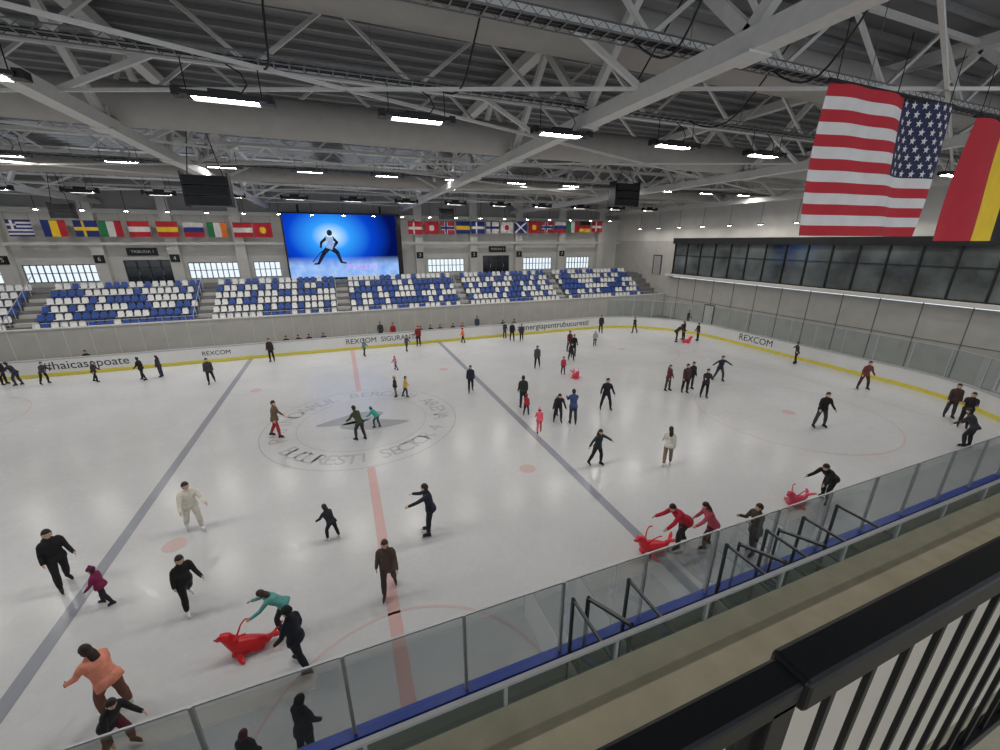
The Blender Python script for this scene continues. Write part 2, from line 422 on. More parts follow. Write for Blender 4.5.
# ------------------------------------------------------------ lamps
lampmat=D.materials.new('lamp_led_panel'); lampmat.use_nodes=True; nt=lampmat.node_tree
b=nt.nodes['Principled BSDF']; b.inputs['Emission Color'].default_value=(1,.96,.895,1); b.inputs['Emission Strength'].default_value=104
b.inputs['Base Color'].default_value=(.9,.9,.9,1)
lamps_me=None
def lamp(x,y,z=11.5,top=12.2):
    global lamps_me
    if lamps_me is None:
        m=MB()
        m.box(-.85,.85,-.2,.2,0,.07,0); m.add([(-.62,-.16,-.006),(-.62,.16,-.006),(.62,.16,-.006),(.62,-.16,-.006)],[(0,1,2,3)],1)
        m.box(-.66,.66,-.2,-.17,-.03,0,0);m.box(-.66,.66,.17,.2,-.03,0,0)
        m.box(-.95,-.8,-.14,.14,-.02,.12,0);m.box(.8,.95,-.14,.14,-.02,.12,0)
        m.box(-.3,.3,-.08,.08,.07,.15,0)
        for sx in (-.7,.7): m.tube([(sx,0,.07),(sx,0,.62)],[.012,.012],seg=6,mi=0,cap=False)
        m.tube([(.3,0,.12),(.45,.05,.3),(.35,.1,.5),(.1,.12,.62)],[.014]*4,seg=6,mi=0)
        lamps_me=m.mesh('highbay_lamp'); lamps_me.materials.append(black); lamps_me.materials.append(lampmat)
    o=D.objects.new('highbay_lamp',lamps_me); COL.objects.link(o); o.location=(x,y,z); o.scale=(1,1,(top-z)/.62)
for k in range(-7,8):
    x=2.0+4.15*k
    lamp(x,7.0)
    lamp(x+1,22.0,12.2,13.0)
    lamp(x-.6,31.5,11.6,12.9)
m=MB(); x=-34
while x<35:
    m.tube([(x,41.3,11.0),(x,41.3,11.12)],[.2,.2],seg=12,mi=0,cap=False); m.tube([(x,41.3,10.985),(x,41.3,10.998)],[.14,.14],seg=10,mi=1,cap=False)
    m.beam((x,41.3,11.1),(x,41.3,13),.03,.03,0); x+=2.9
m.obj('downlight_row',[black,lampmat])
m=MB(); y=0
while y<40:
    m.add([(34.2,y,9.95),(34.5,y,9.95),(34.5,y+.3,9.95),(34.2,y+.3,9.95)],[(0,3,2,1)],1); m.box(34.17,34.53,y-.03,y+.33,9.955,10.05,0); m.beam((34.35,y+.15,10.0),(34.35,y+.15,13.0),.02,.02,0); y+=3.1
m.obj('downlight_row',[black,lampmat])

def speaker(x,y,z,s=1):
    m=MB()
    for k in range(3):
        m.box(-.75*s,.75*s,-.35*s+.04*k,.35*s+.04*k,(-.36-.38*k)*s,(-.02-.38*k)*s,0)
        m.box(-.7*s,.7*s,(-.37+.04*k)*s,(-.35+.04*k)*s,(-.33-.38*k)*s,(-.05-.38*k)*s,1)
    m.box(-.8*s,-.76*s,-.3*s,.3*s,-1.15*s,.1*s,0);m.box(.76*s,.8*s,-.3*s,.3*s,-1.15*s,.1*s,0)
    for sx in (-.6,.6): m.beam((sx*s,0,0),(sx*s*.4,0,12.9-z),.03,.03,0)
    m.obj('line_array_speaker',[black,mat('speaker_grille',(35,35,38),.8,var=.3,scale=60)],loc=(x,y,z))
speaker(-4.7,15.6,11.0,.98); speaker(17.9,19.4,12.15,1.2)
speaker(-17.5,34,11.0,.8); speaker(9.5,34,11.4,.8)
# ------------------------------------------------------------ flags
def fabric(name,c): return mat('cloth_'+name,c,.8,var=.06,scale=3)
FC={'r':fabric('red',(186,34,48)),'w':fabric('white',(220,215,213)),'b':fabric('blue',(30,50,120)),'g':fabric('green',(30,120,70)),
'y':fabric('yellow',(240,200,40)),'k':fabric('black',(20,20,22)),'l':fabric('light_blue',(60,130,200)),'o':fabric('orange',(230,120,40)),'n':fabric('navy',(35,38,75))}
keys=list(FC)
def flagmesh(w,h,nx,ny,fn,amp=.05,phase=0.0):
    m=MB(); vs=[]
    for j in range(ny+1):
        for i in range(nx+1):
            u=i/nx;v=j/ny
            yy=amp*math.sin(u*9+phase+v*2)*(1-.3*v)+amp*.5*math.sin(u*17+v*3)
            vs.append((u*w,yy,-h*(1-v)))
    fs=[];mi=[]
    for j in range(ny):
        for i in range(nx):
            n=j*(nx+1)+i; fs.append((n,n+1,n+nx+2,n+nx+1)); mi.append(keys.index(fn((i+.5)/nx,(j+.5)/ny)))
    m.v=vs;m.f=fs;m.m=mi; return m
def us(u,v):
    if u>.6 and v>6/13: return 'n'
    return 'r' if int(v*13)%2==0 else 'w'
w,h=3.9,2.6; AM=.085
m=flagmesh(w,h,60,26,us,AM)
def wave(u,v,amp=AM): return amp*math.sin(u*9+v*2)*(1-.3*v)+amp*.5*math.sin(u*17+v*3)
for r in range(9):
    cnt=6 if r%2==0 else 5
    for c in range(cnt):
        u=.6+.4*((c+.5 if cnt==6 else c+1)/6); v=6/13+7/13*((r+.5)/9)
        cx,cz=u*w,-h*(1-v)
        for off in (-.016,.016):
            vs=[]
            for k in range(10):
                a=math.pi/2+k*math.pi/5; rr=.078 if k%2==0 else .032
                px=cx+rr*math.cos(a);pz=cz+rr*math.sin(a)
                vs.append((px,wave(px/w,1+pz/h)+off,pz))
            vs.append((cx,wave(u,v)+off,cz))
            m.add(vs,[(10,k,(k+1)%10) for k in range(10)],keys.index('w'))
m.tube([(-.1,0,.02),(w+.1,0,.02)],[.03,.03],ref=(0,1,0),seg=8,mi=keys.index('k'))
for xx in (.1,w/2,w-.1): m.beam((xx,0,.02),(xx,0,1.0),.012,.012,keys.index('k'))
o=m.obj('american_flag',[FC[k] for k in keys],smooth=True,loc=(8.3,1.1,11.3))
o=flagmesh(3.9,2.6,24,12,lambda u,v:'r' if u<1/3 else ('y' if u<2/3 else 'k'),.08,1.2)
o.tube([(-.1,0,.02),(4.0,0,.02)],[.03,.03],ref=(0,1,0),seg=8,mi=keys.index('k'))
for xx in (.1,1.95,3.8): o.beam((xx,0,.02),(xx,0,1.0),.012,.012,keys.index('k'))
o.obj('belgian_flag',[FC[k] for k in keys],smooth=True,loc=(13.3,1.1,11.2))
def V(a,b,c): return lambda u,v:a if u<1/3 else(b if u<2/3 else c)
def Hh(a,b,c): return lambda u,v:c if v<1/3 else(b if v<2/3 else a)
def X(bg,cr,inn=None):
    def f(u,v):
        if abs(u-.38)<.07 or abs(v-.5)<.1: return cr
        if inn and (abs(u-.38)<.13 or abs(v-.5)<.19): return inn
        return bg
    return f
def sal(u,v): return 'w' if abs(abs(u-.5)-abs(v-.5)*1)<.09 else 'b'
def dot(bg,c): return lambda u,v: c if ((u-.5)*1.4)**2+(v-.5)**2<.06 else bg
greek=lambda u,v:('w' if (abs(u-.2)<.05 or abs(v-.72)<.07) else 'b') if(u<.4 and v>.45) else ('b' if int(v*9)%2==0 else 'w')
lf=[greek,V('b','y','r'),X('b','y'),V('g','w','r'),Hh('r','w','r'),Hh('r','y','r'),Hh('w','b','r'),V('g','w','o'),Hh('r','w','r'),dot('r','y'),dot('w','r')]
lx=[-25.4,-23.2,-21.1,-19.4,-17.4,-15.3,-13.3,-11.4,-9.3,-7.6,-27.6]
rf=[X('r','w'),dot('r','w'),X('r','b','w'),Hh('b','y','b'),X('b','w'),X('w','b'),dot('w','r'),sal,dot('r','y'),X('r','b','w'),Hh('w','b','r'),V('g','w','r'),Hh('k','r','y'),X('r','w')]
for f,x,zz in [(f,x,10.25) for f,x in zip(lf,lx)]+[(f,7.4+1.83*i,10.6+.03*i) for i,f in enumerate(rf)]:
    m=flagmesh(1.6,1.3,18,18,f,.035,x)
    m.tube([(0,0,.02),(1.6,0,.02)],[.02,.02],ref=(0,1,0),seg=6,mi=keys.index('k'))
    m.beam((.05,0,0),(.05,.0,.7),.01,.01,keys.index('k'));m.beam((1.55,0,0),(1.55,0,.7),.01,.01,keys.index('k'))
    m.obj('national_flag',[FC[k] for k in keys],smooth=True,loc=(x,43.0,zz))

# ------------------------------------------------------------ LED screen
scr=empty('led_video_screen',(.55,43.0,8.05)); SW,SH=11.0,6.3
m=MB(); m.box(-SW/2-.15,SW/2+.15,0,.35,-SH/2-.15,SH/2+.15,0); m.box(SW/2+.15,SW/2+.5,-.15,.4,-SH/2-.1,SH/2+.1,0)
for sx in (-4,4): m.box(sx-.1,sx+.1,.35,.45,-SH/2-.1,SH/2+.9,0)
m.obj('screen_housing',[black],scr)
sm=D.materials.new('led_screen_image'); sm.use_nodes=True; nt=sm.node_tree; nt.nodes.clear()
o=nt.nodes.new('ShaderNodeOutputMaterial'); e=nt.nodes.new('ShaderNodeEmission'); e.inputs[1].default_value=1.05
tc=nt.nodes.new('ShaderNodeTexCoord')
cx,cz,sx_,sz_=-1.2,1.0,6.2,4.6
mp=nt.nodes.new('ShaderNodeMapping'); mp.inputs['Location'].default_value=(-cx/sx_,0,-cz/sz_); mp.inputs['Scale'].default_value=(1/sx_,0,1/sz_)
nt.links.new(tc.outputs['Object'],mp.inputs[0])
g=nt.nodes.new('ShaderNodeTexGradient'); g.gradient_type='SPHERICAL'; nt.links.new(mp.outputs[0],g.inputs[0])
r=nt.nodes.new('ShaderNodeValToRGB'); el=r.color_ramp.elements
el[0].color=srgb((4,16,80))+(1,); el[0].position=0; el[1].color=srgb((215,245,255))+(1,); el[1].position=1
q=el.new(.35); q.color=srgb((8,66,200))+(1,); q=el.new(.7); q.color=srgb((50,155,250))+(1,)
nt.links.new(g.outputs['Fac'],r.inputs[0])
sx=nt.nodes.new('ShaderNodeSeparateXYZ'); nt.links.new(tc.outputs['Object'],sx.inputs[0])
mr=nt.nodes.new('ShaderNodeMapRange'); mr.inputs['From Min'].default_value=-1.0; mr.inputs['From Max'].default_value=-1.9
nt.links.new(sx.outputs['Z'],mr.inputs['Value'])
nz=nt.nodes.new('ShaderNodeTexNoise'); nz.inputs['Scale'].default_value=1.2; nt.links.new(tc.outputs['Object'],nz.inputs[0])
r2=nt.nodes.new('ShaderNodeValToRGB'); r2.color_ramp.elements[0].color=srgb((70,140,225))+(1,); r2.color_ramp.elements[1].color=srgb((190,215,250))+(1,)
nt.links.new(nz.outputs['Fac'],r2.inputs[0])
mx=nt.nodes.new('ShaderNodeMix'); mx.data_type='RGBA'; nt.links.new(mr.outputs[0],mx.inputs['Factor']); nt.links.new(r.outputs[0],mx.inputs[6]); nt.links.new(r2.outputs[0],mx.inputs[7])
nt.links.new(mx.outputs[2],e.inputs[0]); nt.links.new(e.outputs[0],o.inputs[0])
m=MB(); m.add([(-SW/2,-.01,-SH/2),(SW/2,-.01,-SH/2),(SW/2,-.01,SH/2),(-SW/2,-.01,SH/2)],[(0,1,2,3)]); m.obj('screen_image',[sm],scr)
sil=mat('screen_skater_dark',(10,18,50),.6,emit=.3); silw=mat('screen_skater_light',(150,180,225),.6,emit=.5)
m=MB()
def flat(pts,ws,mi):
    for i in range(len(pts)-1):
        a=Vector((pts[i][0],0,pts[i][1]));b_=Vector((pts[i+1][0],0,pts[i+1][1])); d=(b_-a).normalized(); n=Vector((-d.z,0,d.x)); y=Vector((0,-.02-.002*mi,0))
        e=d*.04
        m.add([a-e+n*ws[i]+y,a-e-n*ws[i]+y,b_+e-n*ws[i+1]+y,b_+e+n*ws[i+1]+y],[(0,1,2,3)],mi)
flat([(-1.35,.9),(-1.35,.2),(-1.5,-.2)],[.36,.32,.32],1); flat([(-1.55,-.1),(-2.1,-.7),(-2.7,-1.7)],[.26,.2,.12],0); flat([(-1.35,-.1),(-.75,-.6),(-.45,-1.6)],[.28,.2,.12],0)
flat([(-2.7,-1.7),(-3.1,-1.75)],[.1,.07],0); flat([(-.45,-1.6),(.0,-1.7)],[.1,.07],0)
flat([(-1.6,.9),(-2.2,.4),(-2.3,-.1)],[.15,.12,.1],0); flat([(-1.1,.9),(-.65,.4),(-1.0,.0)],[.15,.12,.1],0); flat([(-.8,.4),(-2.4,-.6),(-3.2,-1.5)],[.035,.035,.05],0)
cx,cz=-1.3,1.35; m.add([(cx+.26*math.cos(a*math.pi/6),-.026,cz+.3*math.sin(a*math.pi/6)) for a in range(12)],[tuple(range(12))],0)
m.obj('screen_hockey_player',[sil,silw],scr)
me=text_mesh('#TALENT',.8); me.materials.clear(); me.materials.append(mat('screen_caption_pink',(200,150,240),.5,emit=.8))
o=D.objects.new('screen_caption',me); COL.objects.link(o); o.parent=scr; o.location=(1.7,-.03,-2.1); o.rotation_euler=(math.pi/2,0,0)

# ------------------------------------------------------------ grandstand
NR=6; RD=.82; RH=.49; GY=33.95; GZ=2.1
m=MB(); m.box(-39.5,35.9,GY-.3,GY,0,2.55); m.obj('grandstand_front_wall',[conc])
m=MB(); x=-39
while x<35: m.box(x-.02,x+.02,GY-.32,GY-.3,0,2.5); x+=1.5
m.box(-39.5,35.9,GY-.34,GY+.04,2.55,2.63); m.obj('trim_4',[wallw])
m=MB()
for k in range(NR): m.box(-39.5,35.9,GY+RD*k,GY+RD*(k+1),0,GZ+RH*k)
m.box(-39.5,35.9,GY+RD*NR,YB-.61,0,WK-.01); m.obj('grandstand_tiers',[conc_d])
seat_w=mat('seat_white_plastic',(226,226,226),.4,var=.03); seat_b=mat('seat_blue_plastic',(48,82,158),.4,var=.06)
blocks=[(-33,-22.9),(-21.6,-11.6),(-10.5,-.8),(.4,10.8),(11.8,22.1),(23.2,33.6)]
for a,b_ in blocks:
    m=MB(); n=int((b_-a)/.52)
    for k in range(NR):
        y0=GY+RD*k+.22; z=GZ+RH*k+.002
        for i in range(n):
            x=a+(b_-a)*(i+.5)/n; c=1 if random.random()<.40 else 0
            hw=.205
            pan=[(-hw,0,.42),(hw,0,.42),(hw,.2,.40),(-hw,.2,.40),(hw,.4,.41),(-hw,.4,.41)]
            vs=[(x+px,y0+py,z+pz) for px,py,pz in pan]+[(x+px,y0+py,z+pz-.04) for px,py,pz in pan]
            m.add(vs,[(0,1,2,3),(3,2,4,5),(7,6,9,8),(8,9,11,10),(0,6,7,1),(1,7,8,2),(2,8,10,4),(5,11,9,3),(3,9,6,0)],c)
            bk=[(-hw,.38,.40),(hw,.38,.40),(hw,.44,.66),(-hw,.44,.66),(hw*.78,.47,.80),(-hw*.78,.47,.80)]
            vs=[(x+px,y0+py,z+pz) for px,py,pz in bk]+[(x+px,y0+py+.035,z+pz) for px,py,pz in bk]
            m.add(vs,[(0,1,2,3),(3,2,4,5),(7,6,9,8),(8,9,11,10),(1,7,8,2),(2,8,10,4),(4,10,11,5),(5,11,9,3),(3,9,6,0)],c)
            m.box(x-.03,x+.03,y0+.15,y0+.3,z,z+.37,2)
        m.box(a,b_,y0+.2,y0+.26,z+.3,z+.36,2)
    m.obj('stadium_seat_block',[seat_w,seat_b,galv])
m=MB()
for (a,b_) in zip(blocks[:-1],blocks[1:]):
    x0,x1=a[1]+.05,b_[0]-.05
    for k in range(NR-1):
        m.box(x0,x1,GY+RD*k+RD/2,GY+RD*(k+1)-.001,GZ+RH*k+.001,GZ+RH*k+RH/2,0)
    m.beam((x0,GY+.1,3.0),(x0,GY+RD*NR,3.0+RH*NR),.04,.04,1)
    for k in range(NR): m.beam((x0,GY+.1+RD*k,GZ+RH*k),(x0,GY+.1+RD*k,3.0+RH*k),.04,.04,1)
m.obj('stair_aisles',[conc,alu])
m=MB()
m.beam((-39,GY-.15,2.98),(35.8,GY-.15,2.98),.04,.04); x=-39
while x<35.8: m.beam((x,GY-.15,2.63),(x,GY-.15,2.98),.03,.03); x+=1.5
m.obj('parapet_rail',[alu])
def bench(x0,x1,y):
    m=MB(); m.box(x0,x1,y-.2,y+.2,.42,.47,0); m.box(x0,x1,y+.22,y+.26,.6,.9,0); x=x0+.2
    while x<x1: m.box(x-.03,x+.03,y-.18,y+.18,0,.42,1); m.box(x-.03,x+.03,y+.2,y+.24,.0,.85,1); x+=1.4
    m.obj('bench',[mat('bench_wood',(150,120,85),.6),frame_d])
bench(-5.5,-1.5,31.4); bench(5.5,10.5,31.4); bench(-19,-14,31.4); bench(13,17,31.4)

# ------------------------------------------------------------ near side
m=MB(); m.box(-40,36,-9,-1.72,3.35,3.6); m.obj('concourse_slab',[beige])
m=MB(); m.box(-40,36,-9,-2.62,3.6,3.612); m.obj('concourse_tiles',[mat('tile_cream',(240,238,232),.5,var=.03,scale=1)])
m=MB(); m.box(-40,36,-1.95,-1.85,0,3.35); m.obj('wall_near',[conc])
g2=glassmat('guard_glass',(225,232,232),.06,.04)
m=MB()
m.box(-40,36,-1.70,-1.69,3.5,3.9,0); m.box(-40,36,-1.72,-1.67,3.9,3.94,1); m.box(-40,36,-1.719,-1.66,3.36,3.5,1)
x=-39.6
while x<36: m.box(x-.02,x+.02,-1.715,-1.67,3.5,3.9,1); x+=1.5
m.obj('concourse_glass_guard',[g2,alu])
m=MB(); m.box(-14,14,-1.84,.08,0,.14); m.obj('bench_area_platform',[mat('rubber_mat',(70,72,76),.9,var=.2,scale=20)])
fr=mat('divider_frame_grey',(78,80,84),.4,metal=.3)
for x in (-10.5,2.9,4.1,6.6,7.8,9.0,10.2):
    m=MB()
    for y in (.03,-1.6): m.box(x-.025,x+.025,y-.025,y+.025,.14,2.6,0)
    m.box(x-.022,x+.022,-1.6,.03,2.55,2.6,0); m.box(x-.022,x+.022,-1.6,.03,1.2,1.25,0); m.box(x-.02,x+.02,-1.57,0,.14,1.2,2)
    m.add([(x,-1.57,1.26),(x,0,1.26),(x,0,2.54),(x,-1.57,2.54)],[(0,1,2,3)],1)
    m.obj('bench_divider_panel',[fr,glass,brdw])
def gate(x,y,ang,w=.95):
    m=MB(); m.box(0,w,-.05,.05,.16,1.12,0); m.box(0,w,-.06,.06,1.12,1.17,1); m.box(0,w,-.06,.06,.15,.3,2)
    m.box(0,.05,-.04,.04,1.17,2.6,3); m.box(w-.05,w,-.04,.04,1.17,2.6,3); m.box(0,w,-.03,.03,2.55,2.6,3)
    m.add([(.05,0,1.17),(w-.05,0,1.17),(w-.05,0,2.55),(.05,0,2.55)],[(0,1,2,3)],4); m.box(w-.15,w-.08,-.09,.09,.9,1.0,3)
    o=m.obj('rink_gate',[brdw,blue_cap,yellow,fr,glass],loc=(x,y,0)); o.rotation_euler=(0,0,math.radians(ang))
gate(3.15,-.03,-62,.85); gate(6.85,-.03,-60,.85); gate(8.05,-.03,-60,.85)
m=MB()
for (x0,x1) in ((-10,-1.6),(4.4,6.4),(10.5,12.7)):
    m.box(x0,x1,-1.6,-1.25,.55,.6,0)
    xx=x0+.1
    while xx<x1: m.box(xx-.03,xx+.03,-1.58,-1.27,.14,.55,1); xx+=.9
m.obj('players_bench',[mat('bench_wood',(150,120,85),.6),fr])
m=MB(); m.box(-40,36,-9,-4.3,6.72,7.0); m.obj('balcony_slab',[beige])
rl=empty('balcony_railing')
m=MB(); m.box(-8,.27,-4.385,-4.338,7.955,8.0,0); m.obj('handrail_section',[blackm],rl,bevel=.006)
m=MB(); m.box(.25,12,-4.392,-4.332,7.948,8.008,0); m.obj('handrail_section',[blackm],rl,bevel=.008)
m=MB(); m.box(-8,12,-4.375,-4.345,7.10,7.14,0)
x=-8
while x<12: m.box(x-.008,x+.008,-4.367,-4.357,7.12,7.96,0); x+=.115
for x in (-5.8,-2.8,.22,3.2,6.2,9.2): m.box(x-.025,x+.025,-4.385,-4.34,7.0,7.97,0); m.box(x-.06,x+.06,-4.42,-4.32,7.0,7.012,0)
m.obj('balusters',[blackm],rl,bevel=.002)

# ------------------------------------------------------------ people
def seg_eval(C,segs):
    best=np.full(len(C),1e9); idx=np.zeros(len(C),int); tt=np.zeros(len(C))
    for i,(a,b_,ra,rb,mi) in enumerate(segs):
        a=np.array(a);b_=np.array(b_); d=b_-a; L=max(d@d,1e-9)
        t=np.clip((C-a)@d/L,0,1); q=a+t[:,None]*d; dist=np.linalg.norm(C-q,axis=1)/(ra+(rb-ra)*t)
        k=dist<best; best[k]=dist[k]; idx[k]=i; tt[k]=t[k]
    return idx,tt
def remesh(mb,vox):
    me=mb.mesh('tmp'); o=D.objects.new('tmp',me); COL.objects.link(o)
    r=o.modifiers.new('r','REMESH'); r.mode='VOXEL'; r.voxel_size=vox; r.use_smooth_shade=True
    s=o.modifiers.new('s','SMOOTH'); s.factor=.5; s.iterations=3
    dg=bpy.context.evaluated_depsgraph_get(); out=D.meshes.new_from_object(o.evaluated_get(dg))
    D.objects.remove(o); D.meshes.remove(me)
    nv=len(out.vertices); v=np.empty(nv*3); out.vertices.foreach_get('co',v); v=v.reshape(-1,3)
    f=[tuple(p.vertices) for p in out.polygons]; c=np.empty(len(f)*3); out.polygons.foreach_get('center',c); c=c.reshape(-1,3)
    D.meshes.remove(out); return v,f,c
EYE=mat('eye_dark',(30,22,20),.3); LIP=mat('lips',(165,90,85),.5); BLADE=mat('skate_blade_steel',(170,175,180),.25,metal=.9); EYEW=mat('eye_white',(235,232,228),.3)
def cloth(c): return mat('clothing_%d_%d_%d'%c,c,.85,var=.18,scale=7,bump=.35,bscale=9)
def hairm(c): return mat('hair_%d_%d_%d'%c,c,.55,var=.3,scale=30,bump=.4,bscale=60)
POSES={
'stand':dict(lean=3,aL=(5,8,14),aR=(8,8,18),lL=(2,4,3),lR=(-2,4,3)),
'glide':dict(lean=14,aL=(25,14,35),aR=(10,16,30),lL=(22,6,28),lR=(-8,8,14)),
'stride':dict(lean=14,aL=(30,10,40),aR=(-22,10,25),lL=(-22,8,16),lR=(26,5,26)),
'walk':dict(lean=6,aL=(18,8,30),aR=(-10,8,22),lL=(-12,5,10),lR=(16,5,12)),
'armsout':dict(lean=10,aL=(15,58,12),aR=(10,62,10),lL=(16,12,22),lR=(-6,14,14)),
'wide':dict(lean=8,aL=(12,20,30),aR=(12,20,30),lL=(6,15,10),lR=(4,15,12)),
'reach':dict(lean=10,aL=(70,20,12),aR=(45,25,30),lL=(4,5,4),lR=(8,5,8)),
'front':dict(lean=6,aL=(35,8,75),aR=(35,8,75),lL=(3,4,4),lR=(-3,4,6)),
'push':dict(lean=48,aL=(48,12,18),aR=(50,12,18),lL=(30,8,36),lR=(-4,9,14)),
'bend':dict(lean=45,aL=(35,20,25),aR=(60,22,20),lL=(30,9,40),lR=(12,9,28)),
'lean':dict(lean=28,aL=(30,14,20),aR=(18,16,15),lL=(25,7,32),lR=(2,9,16)),
'sit':dict(lean=12,aL=(35,12,50),aR=(30,12,60),lL=(84,7,82),lR=(80,8,86)),
}
hands=[]
rc=random.Random(21)
KJ=[(24,24,27),(28,30,38),(34,38,54),(46,42,40),(24,24,27),(58,58,64),(40,46,42),(30,30,33)]
KP=[(24,24,27),(44,54,78),(30,30,34),(24,24,27),(60,62,68),(38,40,48)]
K=(24,24,27)
def fig(x,y,H,phi,pose='stand',jac=K,pan=K,hair=(35,25,20),hat=None,longhair=False,hood=False,boots=(30,30,32),
           bulk=1.17,backpack=None,hem=.06,glove=None,seat=None,skin=(220,178,152),twist=0,hp=0,name='ice_skater'):
    hands.clear()
    if jac==K and (y>9 or x>12): jac=rc.choice(KJ)
    if pan==K and (y>9 or x>12): pan=rc.choice(KP)
    P0=POSES[pose]; jit=lambda a:tuple(v+random.uniform(-4,4) for v in a)
    near=(math.hypot(x+.3,y+4.6)<17)
    vox=(.0085 if near else .013)
    kid=H<1.4; bk=bulk*(1.12 if kid else 1.0); hs=1.24 if kid else 1.08
    la=math.radians(P0['lean']+random.uniform(-2,2)); u=Vector((0,math.sin(la),math.cos(la))); fw=Vector((0,math.cos(la),-math.sin(la)))
    tw=math.radians(twist+random.uniform(-8,8)); sd=Vector((math.cos(tw),math.sin(tw),0))
    P=Vector((0,0,0)); B=MB(); S=[]
    def T(pts,rad,mi,ref=(1,0,0),seg=12):
        B.tube(pts,rad,ref=ref,seg=seg)
        for i in range(len(pts)-1):
            g=lambda r:(r[0]*.6+r[1]*.4) if isinstance(r,tuple) else r
            S.append((pts[i],pts[i+1],g(rad[i]),g(rad[i+1]),mi))
    sc=P+u*.285
    T([P-u*.02,P+u*.02,P+u*.09,P+u*.19,P+u*.255,P+u*.287],[(.088*bk,.066*bk),(.088*bk,.066*bk),(.08*bk,.06*bk),(.094*bk,.068*bk),(.092*bk,.056*bk),(.06*bk,.042*bk)],0,ref=sd,seg=18)
    T([P+u*.28,P+u*.325],[.036,.031],2)
    T([P+u*.285,P+u*.306],[.049,.046],0)
    for s,key in ((-1,'aL'),(1,'aR')):
        f,ab,el=[math.radians(v) for v in jit(P0[key])]
        sh=sc+sd*(s*.098)-u*.022
        def dr(f,ab): return Vector((s*math.sin(ab),math.sin(f)*math.cos(ab),-math.cos(f)*math.cos(ab))).normalized()
        d1=dr(f,ab); d2=dr(f+el,ab*max(.1,1-el/1.9)); el_=sh+d1*.165; wr=el_+d2*.14; k=bk
        T([sh-sd*(s*.02)+u*.004,sh+d1*.03,sh+d1*.1,el_],[.034*k,.034*k,.03*k,.026*k],0)
        T([el_,el_+d2*.06,wr],[.026*k,.0255*k,.021*k],0)
        ac=Vector((0,1,0)); ac=(ac-d2*ac.dot(d2))
        if ac.length<.2: ac=Vector((0,0,1))-d2*d2.z
        ac.normalize(); pn=d2.cross(ac); pn=-pn if pn.x*s>0 else pn
        hands.append((wr-d2*.008,d2,ac,pn,9 if glove else 2))
    legs=[]
    for s,key in ((-1,'lL'),(1,'lR')):
        f,ab,kn=[math.radians(v) for v in (P0[key] if seat else jit(P0[key]))]
        kn=max(kn,.03)
        hp_=P+Vector((s*.05,0,-.012)); ab=max(ab,.05)
        d1=Vector((s*math.sin(ab),math.sin(f)*math.cos(ab),-math.cos(f)*math.cos(ab)))
        d2=Vector((s*math.sin(ab)*.55,math.sin(f-kn),-math.cos(f-kn)*math.cos(ab))).normalized()
        kn_=hp_+d1*.24; an=kn_+d2*.225; k=bulk
        T([hp_,hp_+d1*.1,kn_],[.052*k,.047*k,.036*k],1)
        T([kn_,kn_+d2*.08,an+d2*-.02],[.036*k,.038*k,.029*k],1)
        sp=math.asin(max(-1,min(1,-d2.y)))*.45
        fu=Vector((0,math.sin(sp),math.cos(sp))); ff=Vector((s*.18,math.cos(sp),-math.sin(sp))).normalized()
        T([an-d2*.03,an-fu*.02-ff*.01],[.028,.027],4)
        T([an-fu*.03-ff*.03,an-fu*.028+ff*.03,an-fu*.036+ff*.085],[.024,.026,.019],4)
        legs.append((an,fu,ff))
    if backpack: T([P+u*.1-fw*.1,P+u*.25-fw*.095],[(.07,.05),(.062,.045)],8,ref=sd)
    v,fcs,cen=remesh(B,vox)
    idx,tt=seg_eval(cen,S)
    mis=np.array([s_[4] for s_ in S])[idx]
    hgt=cen@np.array(u); nearp=np.linalg.norm(cen,axis=1)<.16
    mis[(mis==1)&(hgt>-hem*.6)&(tt<.4)&nearp]=0
    mis[(mis==0)&(hgt<=-hem*.6)&nearp&(np.abs(cen[:,0])<.09*bk)]=1
    Q=MB(); Q.add(v,fcs,0); Q.m=list(int(a) for a in mis)
    if not seat:
        Q.tube([P+u*.045,P+u*.0,P-u*hem],[(.080*bk,.060*bk),(.098*bk,.076*bk),(.101*bk,.082*bk)],ref=sd,seg=22,mi=0,cap=False)
    for (w0,d2,ac,pn,gm) in hands:
        g=1.15 if (kid or glove) else 1
        Q.tube([w0-d2*.01,w0+d2*.02,w0+d2*.046],[(.014*g,.012*g),(.021*g,.011*g),(.021*g,.010*g)],ref=ac,seg=8,mi=gm)
        for i,(o_,L) in enumerate(((-.0165,.030),(-.0055,.037),(.0055,.041),(.0165,.037))):
            b0=w0+d2*.044+ac*o_; m1=b0+d2*(L*.5)+pn*(L*.12); e1=m1+(d2*.75+pn*.66)*(L*.5)
            Q.tube([b0,m1,e1],[.0056*g,.0052*g,.0043*g],ref=ac,seg=6,mi=gm)
        b0=w0+d2*.012+ac*.017; m1=b0+(d2*.6+ac*.75)*.02; e1=m1+(d2*.85+ac*.3+pn*.3)*.02
        Q.tube([b0,m1,e1],[.0068*g,.006*g,.005*g],ref=pn,seg=6,mi=gm)
    for an,fu,ff in legs:
        a=an-fu*.062
        Q.beam(a-ff*.055-fu*.016,a+ff*.105-fu*.016,.0035,.014,5,up=fu); Q.beam(a+ff*.105-fu*.014,a+ff*.118-fu*.004,.0035,.012,5,up=fu)
        Q.beam(a-ff*.045+fu*.008,a+ff*.095+fu*.002,.026,.012,4,up=fu)
        for q in (-.035,.07): Q.beam(a+ff*q+fu*.006,a+ff*q-fu*.012,.012,.024,4)
    hl=la*.35+math.radians(hp+(6 if P0['lean']>20 else 0)); hu=Vector((0,math.sin(hl),math.cos(hl))); hf=Vector((0,math.cos(hl),-math.sin(hl)))
